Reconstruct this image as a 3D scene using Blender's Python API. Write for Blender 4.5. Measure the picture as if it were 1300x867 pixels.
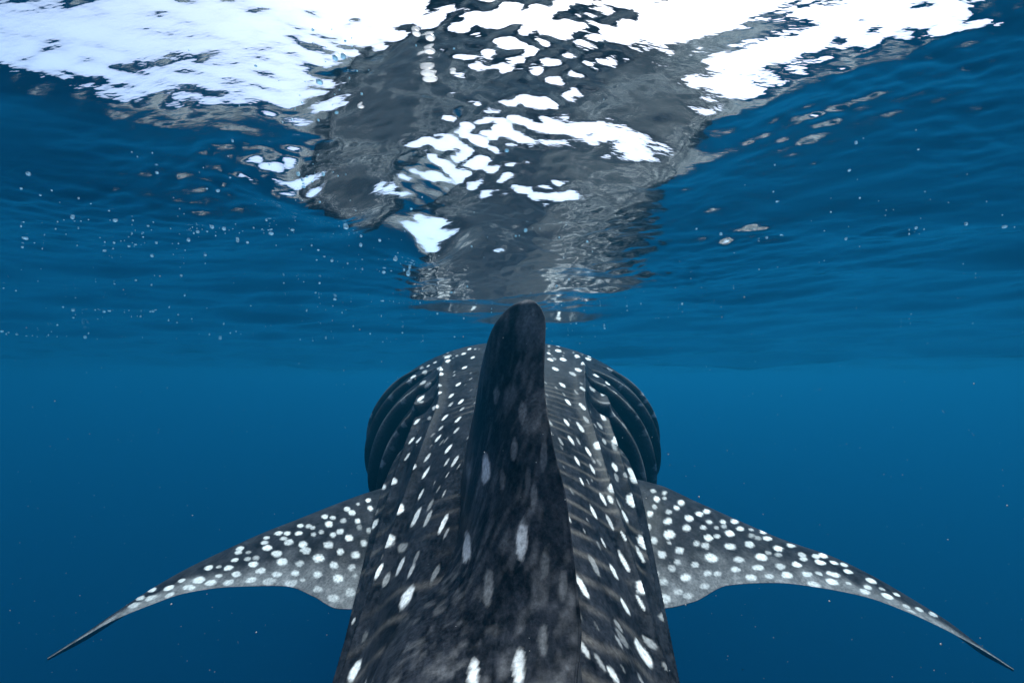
import bpy, bmesh, math, random
import numpy as np

# ------------------------------------------------------------------ camera, sky, sun, exposure
for o in list(bpy.data.objects):
    bpy.data.objects.remove(o, do_unlink=True)
sc = bpy.context.scene
COL = sc.collection
DEPTH = 0.42                      # the camera's depth below mean water level (z = 0)

cam_d = bpy.data.cameras.new('camera')
cam_d.lens = 16.0
cam_d.sensor_width = 36.0
cam_d.clip_start = 0.02
cam_d.clip_end = 2000.0
cam = bpy.data.objects.new('camera', cam_d)
COL.objects.link(cam)
cam.location = (0.0, 0.0, -DEPTH)
cam.rotation_euler = (math.radians(90 + 4.6), 0.0, 0.0)
sc.camera = cam

SUN_EL, SUN_AZ = math.radians(68), math.radians(25)      # azimuth clockwise from +Y: high ahead, a little right
world = bpy.data.worlds.new('World')
sc.world = world
world.use_nodes = True
wn = world.node_tree
wn.nodes.clear()
sky = wn.nodes.new('ShaderNodeTexSky')
sky.sky_type = 'NISHITA'
sky.sun_disc = False
sky.sun_elevation = SUN_EL
sky.sun_rotation = SUN_AZ
sky.dust_density = 4.0
sky.air_density = 0.7
sky.ozone_density = 1.0
bg = wn.nodes.new('ShaderNodeBackground')
bg.inputs['Strength'].default_value = 0.092
wo = wn.nodes.new('ShaderNodeOutputWorld')
wn.links.new(sky.outputs[0], bg.inputs[0])
wn.links.new(bg.outputs[0], wo.inputs[0])

sun_d = bpy.data.lights.new('sun', 'SUN')
sun_d.energy = 1.5
sun_d.angle = math.radians(15)
sun_d.color = (1.0, 0.98, 0.95)
sun = bpy.data.objects.new('sun', sun_d)
COL.objects.link(sun)
sd = (math.sin(SUN_AZ) * math.cos(SUN_EL), math.cos(SUN_AZ) * math.cos(SUN_EL), math.sin(SUN_EL))
from mathutils import Vector
sun.rotation_euler = Vector(sd).to_track_quat('Z', 'Y').to_euler()
sun.location = (0, -3, 12)

vs = sc.view_settings
vs.view_transform = 'Standard'
vs.look = 'None'
vs.gamma = 1.0
vs.use_curve_mapping = False
vs.exposure = 2.1
cy = sc.cycles
cy.use_denoising = True
cy.max_bounces = 12
cy.transparent_max_bounces = 16
cy.volume_bounces = 3
cy.sample_clamp_indirect = 6.0

# ------------------------------------------------------------------ helpers
def pchip(x, y, q):
    x = np.asarray(x, float); y = np.asarray(y, float); q = np.clip(np.asarray(q, float), x[0], x[-1])
    h = np.diff(x); d = np.diff(y) / h
    m = np.zeros_like(y); m[0] = d[0]; m[-1] = d[-1]
    s = d[:-1] * d[1:] > 0
    w1 = 2 * h[1:] + h[:-1]; w2 = h[1:] + 2 * h[:-1]
    with np.errstate(divide='ignore', invalid='ignore'):
        mm = (w1 + w2) / (w1 / d[:-1] + w2 / d[1:])
    m[1:-1] = np.where(s, mm, 0)
    i = np.clip(np.searchsorted(x, q) - 1, 0, len(x) - 2)
    t = (q - x[i]) / h[i]
    return ((2*t**3 - 3*t**2 + 1) * y[i] + (t**3 - 2*t**2 + t) * h[i] * m[i]
            + (-2*t**3 + 3*t**2) * y[i+1] + (t**3 - t**2) * h[i] * m[i+1])

def smooth(a, b, x):
    t = np.clip((x - a) / (b - a), 0, 1)
    return t * t * (3 - 2 * t)

def hash3(i, j, k, seed):
    n = (i * 374761393 + j * 668265263 + k * 2147483647 + seed * 1274126177) & 0xffffffff
    n = ((n ^ (n >> 13)) * 1274126177) & 0xffffffff
    n = n ^ (n >> 16)
    return (n & 0xffff) / 65535.0

def vnoise(p, scale, seed=0):
    """smooth value noise in [-1, 1] at points p (n,3)"""
    q = np.asarray(p, float) * scale
    i = np.floor(q).astype(np.int64); f = q - i
    f = f * f * (3 - 2 * f)
    r = 0
    for a in (0, 1):
        for b in (0, 1):
            for c in (0, 1):
                w = (f[:, 0] if a else 1 - f[:, 0]) * (f[:, 1] if b else 1 - f[:, 1]) * (f[:, 2] if c else 1 - f[:, 2])
                r = r + w * hash3(i[:, 0] + a, i[:, 1] + b, i[:, 2] + c, seed)
    return 2 * r - 1

def grid_faces(nu, nv, close_v=True):
    u = np.arange(nu - 1)[:, None]; nvv = nv if close_v else nv - 1
    v = np.arange(nvv)[None, :]
    v2 = (v + 1) % nv
    f = np.stack([u * nv + v, u * nv + v2, (u + 1) * nv + v2, (u + 1) * nv + v], -1)
    return f.reshape(-1, 4)

def mesh_np(name, verts, quads, tris=None, attrs=None, smooth_shade=True):
    me = bpy.data.meshes.new(name)
    tris = np.zeros((0, 3), int) if tris is None else np.asarray(tris, int).reshape(-1, 3)
    quads = np.asarray(quads, int).reshape(-1, 4)
    nl = len(quads) * 4 + len(tris) * 3
    me.vertices.add(len(verts)); me.vertices.foreach_set('co', np.asarray(verts, np.float32).ravel())
    me.loops.add(nl); me.loops.foreach_set('vertex_index', np.concatenate([quads.ravel(), tris.ravel()]).astype(np.int32))
    me.polygons.add(len(quads) + len(tris))
    st = np.concatenate([np.arange(len(quads)) * 4, len(quads) * 4 + np.arange(len(tris)) * 3]).astype(np.int32)
    me.polygons.foreach_set('loop_start', st)
    me.update(calc_edges=True)
    for k, a in (attrs or {}).items():
        at = me.attributes.new(k, 'FLOAT', 'POINT'); at.data.foreach_set('value', np.asarray(a, np.float32))
    if smooth_shade:
        me.polygons.foreach_set('use_smooth', np.ones(len(me.polygons), bool))
    me.validate()
    return me

class Nodes:
    def __init__(s, name):
        s.m = bpy.data.materials.new(name); s.m.use_nodes = True
        s.t = s.m.node_tree; s.t.nodes.clear()
        s.out = s.t.nodes.new('ShaderNodeOutputMaterial')
    def n(s, typ, **kw):
        x = s.t.nodes.new(typ)
        for k, v in kw.items():
            if k.startswith('i_'):
                key = k[2:]
                x.inputs[int(key) if key.isdigit() else key.replace('_', ' ')].default_value = v
            else:
                setattr(x, k, v)
        return x
    def l(s, a, b):
        s.t.links.new(a, b)

# ------------------------------------------------------------------ water surface
def water_surface():
    rng = np.random.default_rng(11)
    # polar sheet: fine close by, coarse far off
    front = np.radians(np.arange(-66, 66.01, 0.13))
    back = np.radians(np.arange(66 + 3, 360 - 66 - 1, 3.0))
    az = np.concatenate([front, back])
    r = [0.04]
    while r[-1] < 240:
        x = r[-1]
        r.append(x + (0.0026 * (1 + (x / 0.75) ** 2) if x < 6 else 0.17 * (x / 6) ** 1.6))
    r = np.array(r)
    R, A = np.meshgrid(r, az, indexing='ij')
    X = R * np.sin(A); Y = R * np.cos(A)
    P = np.stack([X.ravel(), Y.ravel()], 1)
    H = water_height(P, R.ravel())
    V = np.concatenate([np.column_stack([P, H]), [[0, 0, water_height(np.zeros((1, 2)), np.zeros(1))[0]]]])
    Q = grid_faces(len(r), len(az), True)
    c = len(V) - 1; na = len(az)
    T = np.stack([np.full(na, c), (np.arange(na) + 1) % na, np.arange(na)], 1)
    me = mesh_np('water_surface', V, Q[:, ::-1], T, None)
    if me.polygons[0].normal.z < 0:
        me.flip_normals()
    return me

# (x, y, slope) of the chop near the shark: how steeply the water falls away there, outwards from y = 0
WAVE_SLOPES = [(-0.621, 0.536, -0.268), (-0.582, 0.556, -0.254), (-0.547, 0.585, -0.250), (-0.499, 0.606, -0.237), (-0.460, 0.647, -0.247), (-0.405,
    0.675, -0.250), (-0.331, 0.673, -0.216), (-0.360, 0.614, -0.185), (-0.416, 0.580, -0.178), (-0.289, 0.630, -0.160), (-0.228, 0.620, -0.110),
    (-0.186, 0.632, -0.087), (-0.048, 0.651, -0.068), (-0.012, 0.675, -0.090), (0.060, 0.649, -0.080), (0.127, 0.627, -0.077), (0.089, 0.692, -0.119),
    (-0.062, 0.677, -0.086), (0.167, 0.650, -0.106), (0.221, 0.600, -0.110), (0.264, 0.573, -0.125), (0.310, 0.544, -0.136), (0.263, 0.687, -0.191),
    (0.319, 0.603, -0.185), (0.357, 0.556, -0.174), (0.401, 0.531, -0.181), (0.424, 0.511, -0.182), (0.320, 0.665, -0.225), (0.371, 0.597, -0.210),
    (0.422, 0.562, -0.214), (0.517, 0.511, -0.240), (0.551, 0.490, -0.248), (0.492, 0.536, -0.241), (-0.671, 0.583, -0.325), (-0.628, 0.615, -0.314),
    (-0.512, 0.670, -0.286), (-0.377, 0.705, -0.261), (-0.314, 0.720, -0.232), (-0.186, 0.939, -0.291), (-0.100, 0.929, -0.289), (-0.017, 0.925,
    -0.284), (0.060, 0.836, -0.236), (0.139, 0.853, -0.252), (0.231, 0.853, -0.277), (0.291, 0.851, -0.300), (-0.324, 1.069, -0.381), (-0.400, 1.019,
    -0.392), (-0.167, 1.040, -0.368), (-0.055, 1.023, -0.360), (0.057, 1.058, -0.373), (-0.228, 1.224, -0.461), (-0.288, 1.253, -0.480), (-0.404,
    1.029, -0.397), (-0.374, 1.022, -0.382), (-0.604, 0.528, -0.252), (-0.511, 0.555, -0.209), (-0.317, 0.573, -0.132), (0.338, 0.524, -0.139),
    (0.268, 0.639, -0.172), (0.348, 0.626, -0.218), (0.396, 0.586, -0.215), (0.531, 0.496, -0.240), (-0.153, 0.946, -0.300), (-0.058, 0.918, -0.280),
    (-0.108, 1.011, -0.353), (-0.221, 1.079, -0.382), (-0.742, 0.649, -0.050), (-0.697, 0.702, -0.050), (-0.614, 0.757, -0.050), (-0.493, 0.782,
    -0.050), (-0.405, 0.804, -0.050), (-0.349, 0.881, -0.050), (-0.254, 0.736, 0.020), (-0.148, 0.738, 0.076), (-0.189, 0.800, 0.021), (-0.071, 0.777,
    0.045), (0.000, 0.745, 0.060), (0.041, 0.759, 0.039), (-0.045, 0.819, 0.006), (-0.139, 0.851, -0.014), (0.151, 0.757, 0.031), (0.196, 0.718,
    0.049), (0.214, 0.658, 0.073), (0.255, 0.760, -0.011), (0.321, 0.772, -0.050), (0.387, 0.689, -0.050), (0.454, 0.623, -0.050), (0.513, 0.586,
    -0.050), (0.580, 0.568, -0.050), (0.624, 0.537, -0.050), (0.374, 0.832, -0.050), (0.489, 0.776, -0.050), (0.581, 0.714, -0.050), (0.688, 0.693,
    -0.050), (-0.289, 0.945, -0.050), (-0.399, 1.248, -0.050), (-0.062, 1.155, -0.050), (0.087, 0.970, -0.050), (0.195, 0.988, -0.050), (0.300, 0.985,
    -0.050), (-0.268, 0.998, -0.050), (0.023, 1.315, -0.050), (-0.126, 1.427, -0.050), (0.169, 1.362, -0.050), (0.279, 1.205, -0.050), (0.409, 1.094,
    -0.050), (0.590, 1.596, -0.050), (0.553, 1.035, -0.050), (0.844, 1.601, -0.050), (-0.474, 1.063, -0.050), (-0.645, 1.034, -0.050), (-0.965, 0.985,
    -0.050), (-1.006, 1.264, -0.050), (0.791, 0.987, -0.050), (1.078, 1.105, -0.050), (0.168, 1.911, -0.050), (-0.422, 1.600, -0.050), (-0.277, 1.755,
    -0.050), (0.862, 1.396, -0.050), (0.566, 1.332, -0.050), (-0.851, 0.790, -0.050), (-0.663, 0.927, -0.050), (-0.185, 1.157, -0.050), (0.000, 1.152,
    -0.050), (0.105, 1.181, -0.050), (-0.294, 1.182, -0.050), (-0.378, 1.180, -0.050), (-0.112, 1.260, -0.050), (-0.022, 1.213, -0.050), (0.513,
    1.155, -0.050), (0.726, 1.206, -0.050), (0.660, 1.265, -0.050), (0.589, 0.942, -0.050), (0.601, 0.838, -0.050), (-0.097, 0.658, 0.140), (-0.128,
    0.698, 0.108), (-0.231, 0.703, 0.054), (0.377, 0.913, -0.050), (0.018, 0.984, -0.050), (-0.309, 1.015, -0.050), (-0.211, 0.902, -0.049)]

def chop_grid():
    """a smooth height field through those slopes, on a 1.5 cm grid"""
    C = np.array(WAVE_SLOPES)
    r = np.hypot(C[:, 0], C[:, 1]); ux, uy = C[:, 0] / r, C[:, 1] / r
    cen = []
    for s, x0, x1, y0, y1 in ((.30, -2.4, 2.4, -.2, 3.2), (.15, -1.5, 1.5, .2, 2.2), (.08, -.8, .8, .3, 1.7)):
        for gx in np.arange(x0, x1 + .001, s * .9):
            for gy in np.arange(y0, y1 + .001, s * .9):
                cen.append((gx, gy, s))
    G = np.array(cen); s = G[:, 2]
    dx = C[:, 0:1] - G[None, :, 0]; dy = C[:, 1:2] - G[None, :, 1]
    e = np.exp(-(dx * dx + dy * dy) / (2 * s * s))
    A = -(dx * ux[:, None] + dy * uy[:, None]) / (s * s) * e * s ** 1.5       # the coarse terms come cheaper
    w = A.T @ np.linalg.solve(A @ A.T + 0.002 * np.trace(A @ A.T) / len(C) * np.eye(len(C)), C[:, 2])
    w = w * s ** 1.5
    gx = np.arange(-3.6, 3.601, .015); gy = np.arange(-1.4, 4.601, .015)
    Z = np.zeros((len(gx), len(gy)))
    for (cx, cy_, ss), ww in zip(G, w):
        i0, i1 = np.searchsorted(gx, (cx - 4 * ss, cx + 4 * ss)); j0, j1 = np.searchsorted(gy, (cy_ - 4 * ss, cy_ + 4 * ss))
        Z[i0:i1, j0:j1] += ww * np.outer(np.exp(-(gx[i0:i1] - cx) ** 2 / (2 * ss * ss)), np.exp(-(gy[j0:j1] - cy_) ** 2 / (2 * ss * ss)))
    return gx, gy, Z

def cubic_sample(gx, gy, Z, x, y):
    hx = (x - gx[0]) / (gx[1] - gx[0]); hy = (y - gy[0]) / (gy[1] - gy[0])
    ok = (hx > 2) & (hx < len(gx) - 4) & (hy > 2) & (hy < len(gy) - 4)
    out = np.zeros(len(x)); hx, hy = hx[ok], hy[ok]
    i = hx.astype(int); j = hy.astype(int); u = hx - i; v = hy - j
    def bs(t): return ((1 - t) ** 3 / 6, (3 * t**3 - 6 * t**2 + 4) / 6, (-3 * t**3 + 3 * t**2 + 3 * t + 1) / 6, t**3 / 6)
    U, V = bs(u), bs(v); r = 0
    for a in range(4):
        for b in range(4):
            r = r + U[a] * V[b] * Z[i + a - 1, j + b - 1]
    out[ok] = r
    return out

CHOP = chop_grid()
WAVELETS = [(0.382, 1.737, -0.72, 0.05, 0.075), (0.445, 1.687, -0.68, 0.04, 0.05), (0.656, 1.301, -0.62, 0.035, 0.06), (0.729, 1.309, -0.62, 0.03, 0.05), (0.588, 0.94, -0.5, 0.015, 0.03), (0.377, 1.252, -0.6, 0.02, 0.04), (1.005, 1.219, -0.65, 0.03, 0.05), (-0.239, 1.226, -0.1, 0.03, 0.06)]      # steep little wave faces: x, y, slope, length, width
def riplets():
    r = np.random.default_rng(29); out = []
    for x, y, sl, a, b in WAVELETS:
        for _ in range(7):
            k = r.uniform(.22, .55)
            out.append((x + r.normal(0, b * .8), y + r.normal(0, a * 1.6), sl * r.uniform(.55, 1.05), a * k, b * k * r.uniform(.5, 1.2)))
    return out
RIPLETS = riplets()
def water_height(P, R):
    x, y = P[:, 0], P[:, 1]
    h = cubic_sample(*CHOP, x, y)
    for wx, wy, sl, sa, sw in RIPLETS:
        m = np.hypot(wx, wy); du = ((x - wx) * wx + (y - wy) * wy) / m; dv = ((x - wx) * wy - (y - wy) * wx) / m
        k = (du / sa) ** 2 + (dv / sw) ** 2; q = k < 30
        h[q] += sl * du[q] * np.exp(-.5 * k[q])
    rng = np.random.default_rng(5)
    near = smooth(.6, 2.4, R); off = smooth(2.0, 9.0, R)
    p3 = np.column_stack([P, np.zeros(len(P))])
    patch = np.clip(.75 + .75 * vnoise(p3, 3.0, 21) + .35 * vnoise(p3, 8.0, 22), .22, 1.5)
    # long swell to short chop, directions spread round one heading
    for lam, slope, n in ((14, .018, 4), (6, .03, 5), (2.6, .06, 6), (1.2, .07, 7), (.6, .06, 8), (.3, .05, 9), (.15, .035, 10), (.08, .07, 12), (.045, .085, 14), (.025, .06, 14)):
        for _ in range(n):
            L = lam * rng.uniform(.75, 1.35); k = 2 * math.pi / L
            th = math.radians(75) + rng.normal(0, .55)
            ph = rng.uniform(0, 6.283)
            amp = slope / k / math.sqrt(n / 2)
            fade = np.clip(1.6 - R / (L * 60), 0, 1)
            fade = fade * (off if lam > 2 else near if lam > .2 else 1) * (patch if lam < .1 else 1)
            w = k * (x * math.cos(th) + y * math.sin(th)) + ph
            h += amp * fade * (np.sin(w) + .25 * np.cos(2 * w))
    return h

def water_material():
    N = Nodes('sea_surface')
    tc = N.n('ShaderNodeTexCoord')
    mp = N.n('ShaderNodeMapping'); mp.inputs['Scale'].default_value = (1.0, 2.6, 1.0); mp.inputs['Rotation'].default_value = (0, 0, .2)
    N.l(tc.outputs['Object'], mp.inputs[0])
    n1 = N.n('ShaderNodeTexNoise', i_Scale=30.0, i_Detail=2.5, i_Roughness=.55)
    N.l(mp.outputs[0], n1.inputs['Vector'])
    b1 = N.n('ShaderNodeBump', i_Strength=.17, i_Distance=.004)
    N.l(n1.outputs['Fac'], b1.inputs['Height'])
    fr = N.n('ShaderNodeFresnel', i_IOR=1.333)
    N.l(b1.outputs[0], fr.inputs['Normal'])
    gl = N.n('ShaderNodeBsdfGlossy', i_Roughness=0.13)
    gl.inputs['Color'].default_value = (1, 1, 1, 1)
    N.l(b1.outputs[0], gl.inputs['Normal'])
    tr = N.n('ShaderNodeBsdfTransparent')
    mx = N.n('ShaderNodeMixShader')
    N.l(fr.outputs[0], mx.inputs[0]); N.l(tr.outputs[0], mx.inputs[1]); N.l(gl.outputs[0], mx.inputs[2])
    N.l(mx.outputs[0], N.out.inputs['Surface'])
    return N.m

ws = bpy.data.objects.new('water_surface', water_surface())
ws.data.materials.append(water_material())
ws['kind'] = 'structure'
ws['label'] = 'rippled underside of the sea surface with patches of white sky'
COL.objects.link(ws)

# ------------------------------------------------------------------ the sea water itself
def haze_box():
    a, zb, zt = 230.0, -140.0, 0.45
    me = bpy.data.meshes.new('haze')
    v = [(x, y, z) for z in (zb, zt) for x, y in ((-a, -a), (a, -a), (a, a), (-a, a))]
    me.from_pydata(v, [], [(0, 3, 2, 1), (4, 5, 6, 7), (0, 1, 5, 4), (1, 2, 6, 5), (2, 3, 7, 6), (3, 0, 4, 7)])
    N = Nodes('sea_water')
    pv = N.n('ShaderNodeVolumePrincipled')
    pv.inputs['Color'].default_value = (0.004, 0.080, 0.152, 1)
    pv.inputs['Absorption Color'].default_value = (0.0, 0.26, 0.40, 1)
    pv.inputs['Density'].default_value = 0.128
    pv.inputs['Anisotropy'].default_value = 0.44
    N.l(pv.outputs[0], N.out.inputs['Volume'])
    me.materials.append(N.m)
    o = bpy.data.objects.new('haze', me)
    o['kind'] = 'stuff'
    o['label'] = 'clear deep blue open sea water'
    COL.objects.link(o)
haze_box()

# ------------------------------------------------------------------ the whale shark
# body sections along y (camera over y = 0): top, widest height, half width, bottom; heights relative to the camera
SEC = np.array([
    (-3.70, -1.86, -1.90, .020, -1.94),
    (-3.30, -1.76, -1.86, .050, -1.97),
    (-2.60, -1.53, -1.68, .105, -1.86),
    (-1.60, -1.17, -1.40, .195, -1.68),
    (-0.60, -0.84, -1.14, .280, -1.52),
    ( 0.20, -0.61, -0.96, .300, -1.41),
    ( 0.65, -0.49, -0.89, .335, -1.34),
    ( 1.00, -0.40, -0.84, .376, -1.29),
    ( 1.50, -0.26, -0.76, .465, -1.21),
    ( 1.90, -0.13, -0.65, .545, -1.13),
    ( 2.15, -0.05, -0.57, .595, -1.07),
    ( 2.35,  0.02, -0.50, .690, -1.02),
    ( 2.60,  0.10, -0.43, .800, -0.95),
    ( 2.90,  0.185, -0.37, .890, -0.88),
    ( 3.20,  0.25, -0.32, .920, -0.78),
    ( 3.55,  0.28, -0.26, .890, -0.66),
    ( 3.80,  0.26, -0.22, .800, -0.54),
    ( 3.95,  0.19, -0.18, .700, -0.42),
    ( 4.02,  0.09, -0.15, .590, -0.33),
])
def wrap(a):
    return (a + np.pi) % (2 * np.pi) - np.pi
RIDGES = [  # (y, angle from the top in degrees) of three keels a side
    [(-3.2, 70), (-.5, 66), (.9, 58), (1.4, 46), (1.9, 36), (2.4, 30), (3.0, 26)],
    [(-3.2, 86), (-.5, 80), (.9, 76), (1.4, 64), (1.9, 52), (2.3, 43), (2.6, 38)],
    [(-3.2, 104), (-.5, 96), (.9, 92), (1.4, 80), (1.9, 66), (2.15, 58), (2.25, 55)],
]
GILLS = [2.20, 2.40, 2.62, 2.86]
def body_point(Y, th):
    """Y, th arrays of one shape; th = 0 at the top, growing to +x"""
    zt = pchip(SEC[:, 0], SEC[:, 1], Y); zw = pchip(SEC[:, 0], SEC[:, 2], Y)
    hw = pchip(SEC[:, 0], SEC[:, 3], Y); zb = pchip(SEC[:, 0], SEC[:, 4], Y)
    s, c = np.sin(th), np.cos(th)
    peak = smooth(-1.0, .6, Y) * (1 - smooth(1.5, 2.4, Y))       # the back is roof-shaped round the dorsal fin
    ex = np.where(c > 0, .94, .95)
    x = hw * np.sign(s) * np.abs(s) ** ex
    z = zw + np.where(c > 0, (zt - zw) * np.abs(c) ** (1.0 + .28 * peak), (zw - zb) * -np.abs(c) ** .9)
    d = np.zeros_like(x)
    ath = np.abs(wrap(th))
    for k, rd in enumerate(RIDGES):
        rd = np.array(rd); t0 = np.radians(pchip(rd[:, 0], rd[:, 1], Y))
        arc = (ath - t0) * np.sqrt(hw * (zt - zw + .05))
        g = .55 * np.exp(-(arc / .030) ** 2) + .45 * np.exp(-np.abs(arc) / .012)
        d += .032 * g * smooth(rd[0, 0], rd[0, 0] + 1, Y) * (1 - smooth(rd[-1, 0] - .4, rd[-1, 0], Y)) * np.minimum(1, hw / .25)
    # mid-back keel, and the broad root that carries the dorsal fin (fuller on its left)
    d += .02 * np.exp(-(ath * hw / .035) ** 2) * (1 - smooth(2.2, 3.0, Y)) * np.minimum(1, hw / .25)
    xa = wrap(th) * hw + .03
    d -= .02 * np.exp(-(xa / np.where(xa < 0, .16, .075)) ** 2) * smooth(-.3, .5, Y) * (1 - smooth(1.1, 1.85, Y))
    # gill flaps: saw-tooth steps opening backwards
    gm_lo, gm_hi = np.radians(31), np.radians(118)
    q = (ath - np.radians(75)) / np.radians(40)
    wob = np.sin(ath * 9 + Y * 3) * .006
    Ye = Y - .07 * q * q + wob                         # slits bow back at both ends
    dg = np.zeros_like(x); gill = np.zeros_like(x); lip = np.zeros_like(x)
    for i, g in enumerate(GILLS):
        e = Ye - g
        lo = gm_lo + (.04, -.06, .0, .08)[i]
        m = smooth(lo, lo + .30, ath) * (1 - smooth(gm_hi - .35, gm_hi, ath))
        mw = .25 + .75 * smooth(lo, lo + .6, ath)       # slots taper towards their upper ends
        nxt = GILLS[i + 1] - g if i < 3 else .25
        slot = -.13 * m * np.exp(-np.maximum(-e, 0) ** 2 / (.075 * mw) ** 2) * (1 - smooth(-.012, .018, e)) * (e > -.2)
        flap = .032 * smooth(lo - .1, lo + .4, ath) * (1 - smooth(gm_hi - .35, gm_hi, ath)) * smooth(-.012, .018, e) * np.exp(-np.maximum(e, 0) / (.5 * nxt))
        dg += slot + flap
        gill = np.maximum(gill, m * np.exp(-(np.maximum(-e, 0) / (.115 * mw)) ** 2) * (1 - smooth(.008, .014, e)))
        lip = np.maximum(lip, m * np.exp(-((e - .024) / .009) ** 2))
    d += dg
    # outward direction in the section plane
    nx = s / np.maximum(hw, .02); nz = c / np.maximum(np.where(c > 0, zt - zw, zw - zb), .02)
    L = np.sqrt(nx * nx + nz * nz)
    sway = .012 * (Y - 2.3) + .02 * np.minimum(Y + .5, 0) ** 2          # a gentle swimming curve
    return x + d * nx / L + sway, z + d * nz / L, gill, lip

def build_body():
    ys = np.concatenate([np.linspace(-3.7, .3, 90, endpoint=False), np.linspace(.3, 2.1, 330, endpoint=False),
                         np.linspace(2.1, 3.2, 330, endpoint=False), np.linspace(3.2, 4.02, 56)])
    top = np.radians(np.linspace(-112, 112, 680, endpoint=False))
    low = np.radians(np.linspace(112, 248, 84, endpoint=False))
    th = np.concatenate([top, low])
    Yg, Tg = np.meshgrid(ys, th, indexing='ij')
    x, z, gill, lip = body_point(Yg, Tg)
    V = np.stack([x, Yg, z], -1).reshape(-1, 3)
    n = len(th)
    Q = grid_faces(len(ys), n, True)
    # caps
    c0 = V[:n].mean(0) + (0, -.03, 0); c1 = V[-n:].mean(0) + (0, .05, 0)
    V = np.concatenate([V, [c0, c1]])
    a = np.arange(n); b = (a + 1) % n; o = (len(ys) - 1) * n
    T = np.concatenate([np.stack([b, a, np.full(n, len(V) - 2)], 1), np.stack([o + a, o + b, np.full(n, len(V) - 1)], 1)])
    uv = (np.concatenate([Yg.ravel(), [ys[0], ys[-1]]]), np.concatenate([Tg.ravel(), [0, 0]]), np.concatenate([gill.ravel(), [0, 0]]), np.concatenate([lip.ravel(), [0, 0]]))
    return V, Q, T, uv

def foil(nc):
    """closed section: chord position s and side (+1/-1) with half thickness 0..1"""
    t = np.linspace(0, 1, nc)
    s = .5 * (1 - np.cos(np.pi * t))          # finer at both edges
    f = 10 * (.2969 * np.sqrt(s) - .126 * s - .3516 * s**2 + .2843 * s**3 - .1015 * s**4)
    f = np.maximum(f, .014); f[0] = 0
    S = np.concatenate([s, s[::-1][:-1]]); F = np.concatenate([f, -f[::-1][:-1]])
    return S, F

def loft(le, te, thl, thr, up, nspan, nc, camber=None, fat=None):
    """fin from leading and trailing edge curves; up(t) = thickness direction; returns closed mesh"""
    S, F = foil(nc)
    k = len(le); kt = np.linspace(0, 1, k); tt = 1 - (1 - np.linspace(0, 1, nspan)) ** 1.25
    LE = np.stack([pchip(kt, le[:, i], tt) for i in range(3)], 1); TE = np.stack([pchip(kt, te[:, i], tt) for i in range(3)], 1)
    A = pchip(kt, thl, tt); B = pchip(kt, thr, tt)
    U = np.array(up, float)
    if U.ndim == 1: U = np.repeat(U[None], nspan, 0)
    ch = TE - LE
    Uo = U - ch * (np.sum(U * ch, 1) / np.maximum(np.sum(ch * ch, 1), 1e-9))[:, None]
    Uo /= np.linalg.norm(Uo, axis=1)[:, None]
    FL = np.repeat(F[None], nspan, 0)
    if fat is not None:                       # a fuller left side, thick almost to the trailing edge
        k_ = pchip(kt, fat, tt)[:, None]; full = smooth(0, .12, S) ** .5 * (1 - S ** 7) ** .8
        FL = np.where(F[None] > 0, (1 - k_) * F[None] + k_ * np.maximum(full, .014)[None], F[None])
    th = np.where(F[None, :] > 0, A[:, None] * FL, B[:, None] * F[None])
    P = LE[:, None] + S[None, :, None] * ch[:, None] + th[..., None] * Uo[:, None]
    if camber is not None:
        P = P + (pchip(kt, camber, tt)[:, None] * (4 * S * (1 - S))[None])[..., None] * Uo[:, None]
    n = len(S); V = P.reshape(-1, 3); Q = grid_faces(nspan, n, True)
    V = np.concatenate([V, [P[0].mean(0)], [P[-1].mean(0)]])
    a = np.arange(n); b = (a + 1) % n; o = (nspan - 1) * n
    T = np.concatenate([np.stack([b, a, np.full(n, len(V) - 2)], 1), np.stack([o + a, o + b, np.full(n, len(V) - 1)], 1)])
    SS = np.concatenate([np.tile(S, nspan), [.5, .5]]); TT = np.concatenate([np.repeat(tt, n), [0, 1]])
    FF = np.concatenate([np.tile(F, nspan), [0, 0]])
    return V, Q, T, (SS, TT, FF)

# first dorsal fin: z, LE y, LE x, TE y, TE x, left half thickness, right half thickness
DORSAL = np.array([
    (-.66, 1.72, .00, .10, .00, .26, .20),
    (-.55, 1.74, .00, .20, .02, .27, .16),
    (-.48, 1.73, .00, .42, .06, .245, .12),
    (-.43, 1.72, .00, .66, .087, .205, .10),
    (-.37, 1.66, -.01, .74, .105, .180, .085),
    (-.235, 1.55, -.02, .85, .100, .150, .07),
    (-.127, 1.48, -.03, .92, .080, .115, .06),
    (-.017, 1.40, -.03, 1.00, .070, .092, .05),
    (.08, 1.33, -.02, 1.05, .076, .080, .045),
    (.13, 1.29, -.01, 1.07, .079, .070, .038),
    (.165, 1.25, .005, 1.09, .072, .054, .030),
    (.187, 1.20, .02, 1.11, .056, .032, .018),
    (.197, 1.17, .03, 1.13, .042, .008, .006),
])
def build_dorsal():
    D = DORSAL
    le = np.stack([D[:, 2], D[:, 1], D[:, 0]], 1); te = np.stack([D[:, 4], D[:, 3], D[:, 0]], 1)
    return loft(le, te, D[:, 5], D[:, 6], (-1, 0, 0), 300, 210, None, np.array([1, 1, 1, 1, .92, .65, .4, .15, 0, 0, 0, 0, 0]))

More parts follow.
